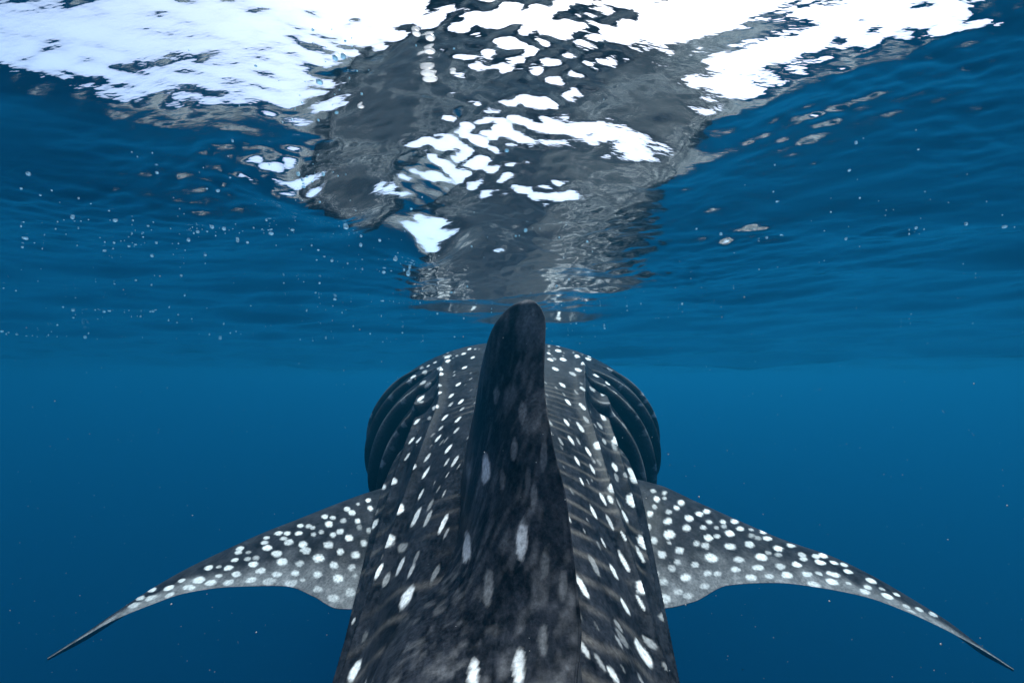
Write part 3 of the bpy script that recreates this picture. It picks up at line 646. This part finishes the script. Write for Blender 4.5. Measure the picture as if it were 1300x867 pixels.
    0.011, -0.756, -0.645, 0.116, 0.8), (1.236, 1.736, -0.708, 0.022, 0.012, -0.872, -0.484, 0.072, 1), (1.161, 1.701, -0.705, 0.021, 0.012, -0.958,
    -0.283, 0.051, 0.9), (1.104, 1.691, -0.7, 0.01, 0.006, 0.969, 0.244, -0.048, 0.7), (1.132, 1.668, -0.716, 0.024, 0.014, -0.984, -0.166, 0.062, 1),
    (1.189, 1.673, -0.723, 0.012, 0.007, -0.977, -0.201, 0.073, 0.6), (1.305, 1.717, -0.733, 0.026, 0.013, -0.854, -0.506, 0.12, 0.9), (1.256, 1.673,
    -0.736, 0.017, 0.01, 0.958, 0.268, -0.105, 0.8), (1.23, 1.651, -0.741, 0.018, 0.011, 0.985, 0.123, -0.12, 0.8), (1.31, 1.655, -0.758, 0.022,
    0.013, 0.951, 0.271, -0.147, 1), (1.366, 1.684, -0.765, 0.019, 0.009, -0.86, -0.483, 0.166, 0.8), (1.317, 1.685, -0.747, 0.014, 0.008, 0.905,
    0.403, -0.134, 0.5), (1.354, 1.633, -0.781, 0.017, 0.01, 0.95, 0.258, -0.176, 0.5), (1.405, 1.641, -0.795, 0.018, 0.01, -0.905, -0.386, 0.181,
    0.7), (1.358, 1.617, -0.79, 0.014, 0.007, -0.954, 0.137, 0.266, 0.5), (1.461, 1.649, -0.815, 0.025, 0.01, -0.817, -0.536, 0.213, 0.6)],
  'L': [
    (-0.606, 1.965, -0.513, 0.023, 0.01, -0.432, 0.894, 0.123, 1), (-0.577, 1.898, -0.527, 0.02, 0.011, -0.468, 0.855, 0.221, 1), (-0.641, 1.942,
    -0.522, 0.016, 0.007, -0.483, 0.869, 0.106, 0.5), (-0.644, 1.877, -0.538, 0.023, 0.012, -0.567, 0.808, 0.157, 0.8), (-0.678, 1.917, -0.534, 0.028,
    0.012, -0.541, 0.837, 0.084, 0.8), (-0.66, 1.832, -0.555, 0.019, 0.011, -0.651, 0.743, 0.154, 0.5), (-0.601, 1.82, -0.553, 0.017, 0.011, -0.598,
    0.763, 0.247, 0.9), (-0.715, 1.867, -0.555, 0.02, 0.01, 0.63, -0.77, -0.098, 0.7), (-0.759, 1.894, -0.557, 0.024, 0.01, -0.605, 0.795, 0.038,
    0.8), (-0.714, 1.827, -0.567, 0.025, 0.014, 0.692, -0.712, -0.117, 1), (-0.582, 1.786, -0.566, 0.015, 0.01, -0.631, 0.724, 0.278, 0.25), (-0.539,
    1.711, -0.599, 0.016, 0.012, -0.731, 0.61, 0.307, 0.6), (-0.539, 1.768, -0.573, 0.014, 0.01, 0.61, -0.727, -0.316, 0.5), (-0.673, 1.761, -0.586,
    0.017, 0.01, 0.772, -0.621, -0.137, 0.75), (-0.651, 1.772, -0.577, 0.017, 0.011, 0.739, -0.654, -0.162, 0.75), (-0.755, 1.785, -0.592, 0.016,
    0.009, 0.78, -0.621, -0.078, 0.55), (-0.728, 1.79, -0.584, 0.016, 0.009, 0.761, -0.64, -0.103, 0.55), (-0.776, 1.827, -0.581, 0.016, 0.008, 0.723,
    -0.689, -0.062, 0.6), (-0.801, 1.848, -0.58, 0.02, 0.01, 0.696, -0.717, -0.043, 0.6), (-0.846, 1.871, -0.586, 0.023, 0.01, 0.661, -0.75, -0.01,
    0.8), (-0.824, 1.813, -0.598, 0.021, 0.011, -0.763, 0.644, 0.055, 1), (-0.879, 1.834, -0.604, 0.022, 0.01, 0.732, -0.68, -0.03, 0.8), (-0.603,
    1.735, -0.588, 0.019, 0.013, -0.754, 0.613, 0.235, 1), (-0.67, 1.716, -0.607, 0.023, 0.014, -0.831, 0.544, 0.119, 0.75), (-0.779, 1.748, -0.615,
    0.024, 0.013, -0.841, 0.537, 0.061, 0.85), (-0.844, 1.775, -0.617, 0.023, 0.013, -0.831, 0.554, 0.059, 0.75), (-0.876, 1.803, -0.613, 0.019, 0.01,
    -0.791, 0.611, 0.044, 0.6), (-0.922, 1.851, -0.609, 0.027, 0.012, -0.7, 0.714, -0.005, 0.8), (-0.752, 1.715, -0.626, 0.025, 0.014, 0.869, -0.492,
    -0.054, 0.7), (-0.613, 1.679, -0.617, 0.015, 0.01, -0.847, 0.505, 0.166, 0.85), (-0.553, 1.665, -0.622, 0.018, 0.014, 0.84, -0.475, -0.263, 0.75),
    (-0.867, 1.731, -0.642, 0.026, 0.014, 0.896, -0.442, -0.038, 0.85), (-0.925, 1.771, -0.636, 0.023, 0.013, -0.86, 0.509, 0.032, 1), (-0.951, 1.806,
    -0.629, 0.021, 0.011, -0.799, 0.601, 0.018, 0.7), (-0.961, 1.837, -0.622, 0.02, 0.009, -0.728, 0.686, -0.011, 0.7), (-0.686, 1.67, -0.636, 0.023,
    0.014, 0.89, -0.449, -0.079, 1), (-0.753, 1.669, -0.653, 0.019, 0.01, 0.911, -0.411, -0.031, 0.6), (-0.617, 1.632, -0.644, 0.019, 0.012, 0.892,
    -0.44, -0.109, 0.8), (-0.551, 1.619, -0.648, 0.014, 0.011, -0.907, 0.357, 0.223, 0.6), (-0.824, 1.69, -0.656, 0.024, 0.013, 0.921, -0.387, -0.032,
    1), (-0.973, 1.732, -0.662, 0.016, 0.009, 0.928, -0.371, -0.017, 0.5), (-0.941, 1.73, -0.658, 0.016, 0.009, 0.925, -0.38, -0.023, 0.5), (-0.991,
    1.767, -0.651, 0.014, 0.008, 0.874, -0.486, -0.018, 0.4), (-1.032, 1.777, -0.655, 0.019, 0.01, 0.844, -0.537, 0.002, 0.7), (-1.022, 1.738, -0.668,
    0.017, 0.01, 0.923, -0.384, -0.005, 0.8), (-1.042, 1.803, -0.65, 0.025, 0.012, 0.775, -0.632, 0.03, 0.7), (-0.936, 1.705, -0.67, 0.022, 0.012,
    0.949, -0.314, -0.014, 1), (-1.025, 1.707, -0.683, 0.018, 0.011, 0.963, -0.27, 0.009, 1), (-0.891, 1.674, -0.68, 0.02, 0.011, -0.956, 0.292,
    0.001, 0.85), (-1.068, 1.718, -0.685, 0.012, 0.007, 0.947, -0.322, 0.015, 0.5), (-1.108, 1.724, -0.689, 0.019, 0.011, -0.917, 0.397, -0.031, 0.9),
    (-0.823, 1.65, -0.682, 0.021, 0.011, -0.948, 0.318, 0.004, 0.85), (-0.75, 1.638, -0.674, 0.02, 0.011, 0.932, -0.362, -0.015, 0.85), (-0.664,
    1.612, -0.668, 0.019, 0.011, 0.922, -0.386, -0.045, 0.9), (-0.583, 1.586, -0.668, 0.02, 0.013, 0.928, -0.347, -0.132, 1), (-0.53, 1.593, -0.663,
    0.009, 0.007, -0.925, 0.313, 0.214, 0.4), (-0.979, 1.677, -0.693, 0.019, 0.01, 0.978, -0.21, 0.017, 0.9), (-1.043, 1.68, -0.701, 0.014, 0.008,
    0.985, -0.169, 0.024, 0.7), (-0.911, 1.649, -0.701, 0.023, 0.012, -0.993, 0.113, -0.03, 0.85), (-0.711, 1.608, -0.684, 0.014, 0.007, 0.926,
    -0.378, 0.009, 0.6), (-1.108, 1.673, -0.712, 0.023, 0.014, -0.983, 0.178, -0.04, 0.8), (-1.057, 1.659, -0.714, 0.021, 0.012, -0.995, 0.089,
    -0.034, 0.9), (-0.992, 1.653, -0.711, 0.02, 0.011, -0.999, -0.004, -0.043, 0.75), (-1.112, 1.645, -0.727, 0.011, 0.007, -0.97, -0.237, -0.057,
    0.8), (-0.64, 1.565, -0.695, 0.021, 0.011, 0.924, -0.382, 0.02, 0.6), (-0.577, 1.529, -0.706, 0.023, 0.013, 0.949, -0.316, -0.003, 0.6), (-0.527,
    1.543, -0.695, 0.02, 0.015, 0.96, -0.221, -0.175, 0.5), (-0.837, 1.632, -0.699, 0.026, 0.013, 0.979, -0.199, 0.052, 0.6), (-0.751, 1.609, -0.695,
    0.028, 0.013, 0.944, -0.323, 0.063, 0.6), (-1.208, 1.666, -0.735, 0.02, 0.011, -0.929, 0.351, -0.115, 1), (-1.294, 1.7, -0.756, 0.042, 0.011,
    0.724, -0.649, 0.232, 0.8), (-1.131, 1.651, -0.726, 0.017, 0.01, 0.989, -0.131, 0.062, 0.6), (-1.179, 1.633, -0.743, 0.019, 0.011, 0.987, 0.102,
    0.125, 0.6), (-1.249, 1.641, -0.757, 0.025, 0.013, -0.933, 0.331, -0.141, 0.6), (-1.304, 1.635, -0.778, 0.029, 0.013, -0.87, 0.459, -0.18, 0.5),
    (-1.311, 1.671, -0.771, 0.036, 0.011, 0.773, -0.595, 0.22, 0.6), (-1.178, 1.686, -0.719, 0.016, 0.009, 0.923, -0.376, 0.082, 0.7)],
}
SPOTS = {k: [(np.array(q[:3]), q[3], q[4], np.array(q[5:8]), q[8]) for q in v] for k, v in SPOT_TABLE.items()}

def signed_volume(V, Q, T):
    t = np.concatenate([Q[:, [0, 1, 2]], Q[:, [0, 2, 3]], T])
    return np.einsum('ij,ij->i', V[t[:, 0]], np.cross(V[t[:, 1]], V[t[:, 2]])).sum()

def build_shark():
    pieces = []
    V, Q, T, (yy, tt, gill, lip) = build_body()
    at = np.abs(wrap(tt))
    # thin pale cross lines between the rows of spots, broken and wavering; belly pale
    ph = (yy + .035 * vnoise(V, 5, 31) + .05 * np.sin(at * 5)) / pchip([-4, 1, 2, 3, 4.1], [.10, .085, .075, .06, .06], yy)
    ln = np.exp(-(((ph + .5) % 1 - .5) / .13) ** 2) * np.clip(.30 + 1.2 * vnoise(V, 6, 32) + .5 * vnoise(V, 30, 33), 0, 1) * np.where(V[:, 0] > 0, 1, .75)
    ln = ln * .55 * (1 - smooth(2.05, 2.2, yy) * smooth(.45, .6, at)) * smooth(.12, .3, at) * (1 - smooth(1.5, 1.8, at))
    ln = np.maximum(ln, 1.0 * lip * np.clip(.6 + .8 * vnoise(V, 16, 36), 0, 1))
    pale = smooth(1.75, 2.2, at + .15 * vnoise(V, 6, 34)) * .9
    # rows of spots go on along the flanks and tail beyond the listed ones
    rng = np.random.default_rng(3); more = []
    for y0 in np.arange(-3.3, .45, .12):
        for a0 in np.radians((-85, -68, -50, -32, -14, 14, 32, 50, 68, 85)):
            yq, aq = y0 + rng.uniform(-.03, .03), a0 + rng.uniform(-.06, .06)
            xq, zq, _, _ = body_point(np.array([yq]), np.array([aq])); r = rng.uniform(.012, .024)
            more.append((np.array([xq[0], yq, zq[0]]), r * 1.3, r, np.array([0., 1., 0.]), rng.uniform(.6, 1)))
    C0 = np.array([c for c, *_ in SPOTS['B']])
    for _ in range(300):
        yq, aq = rng.uniform(.55, 3.3), rng.choice((-1, 1)) * rng.uniform(.22, 1.25)
        xq, zq, gq, _ = body_point(np.array([yq]), np.array([aq])); c = np.array([xq[0], yq, zq[0]])
        dist = np.linalg.norm(C0 - c, axis=1); k = dist.argmin()
        if dist[k] < .04 or (yq > 2.15 and abs(aq) > .55): continue
        _, r1, r2, u, _ = SPOTS['B'][k]
        f_ = rng.uniform(.35, .75)
        more.append((c, r1 * f_ * 1.2, r2 * f_, u, rng.uniform(.10, .42)))
    for g in GILLS:
        for a0 in np.radians(np.arange(40, 104, 7)):
            for sd_ in (-1, 1):
                if rng.random() < .55: continue
                a1 = a0 + rng.uniform(-.05, .05); q = (a1 - math.radians(75)) / math.radians(40)
                yq = g + .07 * q * q + rng.uniform(.01, .035)
                xq, zq, _, _ = body_point(np.array([yq]), np.array([sd_ * a1])); r = rng.uniform(.011, .02)
                more.append((np.array([xq[0], yq, zq[0]]), r * 1.3, r, np.array([0., 0., 1.]), rng.uniform(.25, .6)))
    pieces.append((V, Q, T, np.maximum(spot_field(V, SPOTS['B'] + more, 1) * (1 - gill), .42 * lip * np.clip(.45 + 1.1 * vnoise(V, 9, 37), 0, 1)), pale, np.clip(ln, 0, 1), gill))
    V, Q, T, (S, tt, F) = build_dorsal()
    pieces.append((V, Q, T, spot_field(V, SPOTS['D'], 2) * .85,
                   np.clip(.02 + .20 * vnoise(V * (1, 1, .4), 24, 41) + .20 * vnoise(V * (1, 1, .3), 75, 42) + .42 * smooth(-.05, .17, V[:, 2]) * smooth(.5, .95, S) * (.8 + .5 * vnoise(V, 30, 43)), 0, 1), np.zeros(len(V)), np.zeros(len(V))))  # grey streaks, plus a sheen painted as pale colour on the upper trailing side
    for side in 'RL':
        V, Q, T, (S, tt, F) = build_pectoral(side)
        pale = .03 + .03 * vnoise(V, 30, 5) + smooth(.66, .98, S + .09 * vnoise(V, 22, 4)) * (.62 + .25 * vnoise(V, 40, 6))
        pieces.append((V, Q, T, spot_field(V, SPOTS[side], 3) * (F > -.3), np.where(F > -.3, pale, .9), np.zeros(len(V)), np.zeros(len(V))))
    z = lambda V: np.zeros(len(V))
    # tail fin, second dorsal, pelvic and anal fins
    for le, te, th, up, flip in (
        ([(0, -3.15, -1.82), (0, -3.55, -1.55), (0, -4.05, -1.1), (0, -4.5, -.62), (0, -4.62, -.48)],
         [(0, -3.65, -1.95), (0, -3.85, -1.72), (0, -4.2, -1.25), (0, -4.55, -.68), (0, -4.63, -.49)], (.05, .045, .03, .015, .005), (-1, 0, 0), 0),
        ([(0, -3.2, -1.9), (0, -3.5, -2.1), (0, -3.8, -2.35), (0, -4.0, -2.5)],
         [(0, -3.68, -1.9), (0, -3.78, -2.1), (0, -3.95, -2.36), (0, -4.02, -2.51)], (.05, .04, .02, .005), (1, 0, 0), 0),
        ([(0, -1.55, -1.25), (0, -1.72, -1.05), (0, -1.93, -.9), (0, -2.0, -.87)],
         [(0, -2.05, -1.4), (0, -2.03, -1.18), (0, -2.03, -.95), (0, -2.03, -.88)], (.05, .035, .02, .006), (-1, 0, 0), 0),
        ([(.12, -.75, -1.45), (.3, -.95, -1.52), (.42, -1.12, -1.58), (.46, -1.18, -1.6)],
         [(.10, -1.25, -1.55), (.3, -1.27, -1.58), (.42, -1.24, -1.6), (.46, -1.22, -1.61)], (.045, .03, .02, .006), (0, 0, 1), 0),
        ([(-.12, -.75, -1.45), (-.3, -.95, -1.52), (-.42, -1.12, -1.58), (-.46, -1.18, -1.6)],
         [(-.10, -1.25, -1.55), (-.3, -1.27, -1.58), (-.42, -1.24, -1.6), (-.46, -1.22, -1.61)], (.045, .03, .02, .006), (0, 0, 1), 1)):
        V, Q, T, _ = fin_plain(le, te, th, up)
        pieces.append((V, Q, T, z(V), z(V), z(V), z(V)))
    # all fins as one operand: a single union makes body and fins one continuous skin
    def stack(ps):
        vo, out = 0, [[] for _ in range(7)]
        for V, Q, T, *at in ps:
            if signed_volume(V, Q, T) < 0: Q, T = Q[:, ::-1], T[:, ::-1]
            for k, x in enumerate((V, Q + vo, T + vo, *at)): out[k].append(x)
            vo += len(V)
        return [np.concatenate(x) for x in out]
    objs = []
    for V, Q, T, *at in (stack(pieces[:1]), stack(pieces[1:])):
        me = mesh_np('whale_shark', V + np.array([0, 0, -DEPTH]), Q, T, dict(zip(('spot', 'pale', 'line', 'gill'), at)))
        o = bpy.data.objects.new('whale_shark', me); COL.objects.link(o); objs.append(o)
    body = objs[0]
    md = body.modifiers.new('union', 'BOOLEAN'); md.operation = 'UNION'; md.solver = 'MANIFOLD'; md.object = objs[1]
    dg = bpy.context.evaluated_depsgraph_get()
    ev = body.evaluated_get(dg)
    me = bpy.data.meshes.new_from_object(ev)
    body.modifiers.clear(); body.data = me; me.name = 'whale_shark'
    for o in objs[1:]: bpy.data.objects.remove(o, do_unlink=True)
    me.polygons.foreach_set('use_smooth', np.ones(len(me.polygons), bool))
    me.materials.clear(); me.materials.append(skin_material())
    body.name = 'whale_shark'
    body['label'] = 'dark white-spotted whale shark swimming away just under the surface'
    body['category'] = 'whale shark'
    return body
shark = build_shark()

# ------------------------------------------------------------------ bubbles and drifting specks
def bubble_material(name, trans, col):
    N = Nodes(name)
    a = N.n('ShaderNodeBsdfTranslucent'); a.inputs[0].default_value = col
    b = N.n('ShaderNodeBsdfDiffuse'); b.inputs[0].default_value = col
    g = N.n('ShaderNodeBsdfGlossy', i_Roughness=.15)
    m = N.n('ShaderNodeMixShader', i_0=1 - trans); N.l(a.outputs[0], m.inputs[1]); N.l(b.outputs[0], m.inputs[2])
    fr = N.n('ShaderNodeFresnel', i_IOR=1.33)
    m2 = N.n('ShaderNodeMixShader'); N.l(fr.outputs[0], m2.inputs[0]); N.l(m.outputs[0], m2.inputs[1]); N.l(g.outputs[0], m2.inputs[2])
    N.l(m2.outputs[0], N.out.inputs['Surface'])
    return N.m
FOAM = bubble_material('foam', .8, (.60, .84, .98, 1))
BUBBLE = bubble_material('air_bubble', .85, (.94, .96, .98, 1))

def surface_z(x, y):
    return float(water_height(np.array([[x, y]]), np.array([math.hypot(x, y)]))[0])

def ball(bm, c, r, sq=1.0, sub=1, jit=0, rng=None, stretch=(1, 1)):
    v = bmesh.ops.create_icosphere(bm, subdivisions=sub, radius=1)['verts']
    for q in v:
        k = 1 + (rng.uniform(-jit, jit) if rng is not None else 0)
        q.co = Vector((c[0] + q.co.x * r * k * stretch[0], c[1] + q.co.y * r * k * stretch[1], c[2] + q.co.z * r * sq * k))

# a string of large bubbles pressed against the surface: (x, y, radius)
BUBBLES = [
    (-0.101, 0.526, 0.0089, 'large white air bubble alone at the foot of a white sky patch'),
    (-0.093, 0.559, 0.0041, 'small bubble touching a larger oval bubble in a close pair'),
    (-0.082, 0.564, 0.0074, 'oval bubble with a smaller bubble touching its side'),
    (-0.063, 0.557, 0.0045, 'single round bubble next to the touching pair of bubbles'),
    (-0.138, 0.619, 0.0068, 'tilted oval bubble set to one side of the bubble string'),
    (-0.121, 0.635, 0.0075, 'middling oval bubble, one of two alike in mid-string'),
    (-0.127, 0.666, 0.0078, 'middling oval bubble, one of two alike in mid-string'),
    (-0.14, 0.721, 0.012, 'long flat bubble, one of two lying close together beside the bright glint'),
    (-0.14, 0.74, 0.0123, 'long flat bubble, one of two lying close together beside the bright glint'),
    (-0.1, 0.731, 0.0052, 'round bubble beside the two long flat bubbles'),
    (-0.269, 0.774, 0.0055, 'lone round bubble far off to the side of the bubble string')]
rb = np.random.default_rng(8)
for i, (x, y, r, label) in enumerate(BUBBLES):
    bm = bmesh.new()
    ball(bm, (0, 0, 0), r, .42, 3, 0.03, rb, (rb.uniform(.95, 1.15), .45 if 'flat' in label else rb.uniform(.7, 1.0)))
    me = bpy.data.meshes.new('air_bubble'); bm.to_mesh(me); bm.free()
    me.polygons.foreach_set('use_smooth', np.ones(len(me.polygons), bool))
    me.materials.append(BUBBLE)
    o = bpy.data.objects.new('air_bubble', me); COL.objects.link(o)
    o.location = (x, y, surface_z(x, y) - .5 * r)
    o.rotation_euler = (0, 0, 0.7 if 'tilted' in label else rb.uniform(-.15, .15))
    o['label'] = label
    o['category'] = 'bubble'
    o['group'] = 'string of air bubbles under the surface'

def scatter(name, label, mat, items, sq):
    """many tiny blobs as one object: (x, y, z, radius)"""
    ph = (1 + 5 ** .5) / 2
    base = np.array([(-1, ph, 0), (1, ph, 0), (-1, -ph, 0), (1, -ph, 0), (0, -1, ph), (0, 1, ph), (0, -1, -ph), (0, 1, -ph), (ph, 0, -1), (ph, 0, 1), (-ph, 0, -1), (-ph, 0, 1)]) / math.hypot(1, ph)
    tri = np.array([(0, 11, 5), (0, 5, 1), (0, 1, 7), (0, 7, 10), (0, 10, 11), (1, 5, 9), (5, 11, 4), (11, 10, 2), (10, 7, 6), (7, 1, 8), (3, 9, 4), (3, 4, 2), (3, 2, 6), (3, 6, 8), (3, 8, 9), (4, 9, 5), (2, 4, 11), (6, 2, 10), (8, 6, 7), (9, 8, 1)])
    A = np.array(items); n = len(A)
    r = np.random.default_rng(4).uniform(.7, 1.3, (n, 1, 3)) * np.array([1, 1, sq])
    V = (A[:, None, :3] + base[None] * A[:, None, 3:4] * r).reshape(-1, 3)
    T = (tri[None] + 12 * np.arange(n)[:, None, None]).reshape(-1, 3)
    me = mesh_np(name, V, np.zeros((0, 4), int), T)
    me.materials.append(mat)
    o = bpy.data.objects.new(name, me); COL.objects.link(o)
    o['kind'] = 'stuff'; o['label'] = label
    return o

def glint_foam_flecks():
    r = np.random.default_rng(17); P = []
    # clusters (x, y, spread, count) of fine foam, standing in for sky glints too
    cl = [(-0.99, 0.94, 0.05, 10), (-1.06, 1.25, 0.1, 40), (-1.07, 1.08, 0.08, 20), (-0.66, 0.92, 0.06, 14), (-0.82, 1.22, 0.1, 30), (-0.68, 1.25, 0.05, 30), (-4.14, 4.04, 0.35, 40), (-2.58, 3.02, 0.3, 25), (-0.51, 1.6, 0.12, 40), (-0.76, 2.41, 0.25, 30), (-1.43, 4.85, 0.4, 20), (-0.33, 0.73, 0.04, 25), (-0.25, 0.63, 0.03, 20), (-0.44, 0.94, 0.04, 25), (0.91, 1.19, 0.15, 30), (0.92, 1.03, 0.1, 25), (1.18, 1.13, 0.12, 30), (0.59, 0.94, 0.05, 12), (0.65, 0.81, 0.05, 14), (1.69, 1.6, 0.2, 15), (2.48, 2.68, 0.3, 12), (3.46, 8.69, 1.5, 30), (3.48, 3.22, 0.5, 20), (0.73, 1.32, 0.06, 15), (0.12, 1.32, 0.08, 12), (-1.38, 1.32, 0.12, 14), (-0.4, 1.32, 0.08, 25)]
    for x, y, s, n in cl:
        for _ in range(int(n * (.8 if x < .3 else .3))):
            a = x + r.normal(0, s); b = y + r.normal(0, s * .8)
            P.append((a, b, .0008 + (.0036 if a < .3 else .0022) * r.random() ** 4 * (1 + .5 * math.hypot(a, b)) + .0003 * math.hypot(a, b)))
    for _ in range(330):
        a = r.uniform(-3.0, 1.2); b = r.uniform(.6, 4.5)
        P.append((a, b, .001 + .0025 * r.random() ** 3 * (1 + .5 * math.hypot(a, b))))
    P = np.array(P)
    z = water_height(P[:, :2], np.hypot(P[:, 0], P[:, 1])) - P[:, 2] * r.uniform(-.3, .3, len(P))
    return np.column_stack([P[:, :2], z, P[:, 2]])
scatter('glint_foam_flecks', 'fine white foam bubbles, also standing in for sky glints, scattered under the sea surface', FOAM, glint_foam_flecks(), .9)

def specks():
    r = np.random.default_rng(23); P = []
    for _ in range(1500):
        y = r.uniform(.35, 5.0); x = r.uniform(-1.3, 1.3) * y; z = r.uniform(-.85, .25) * y
        if z > DEPTH - .12: continue
        P.append((x, y, z - DEPTH, (.0003 + .0006 * r.random() ** 4) * (1 + .5 * y)))
    return np.array(P)
scatter('plankton_specks', 'pale specks of plankton drifting in the blue water', bubble_material('speck', .5, (.5, .52, .52, 1)), specks(), 1)
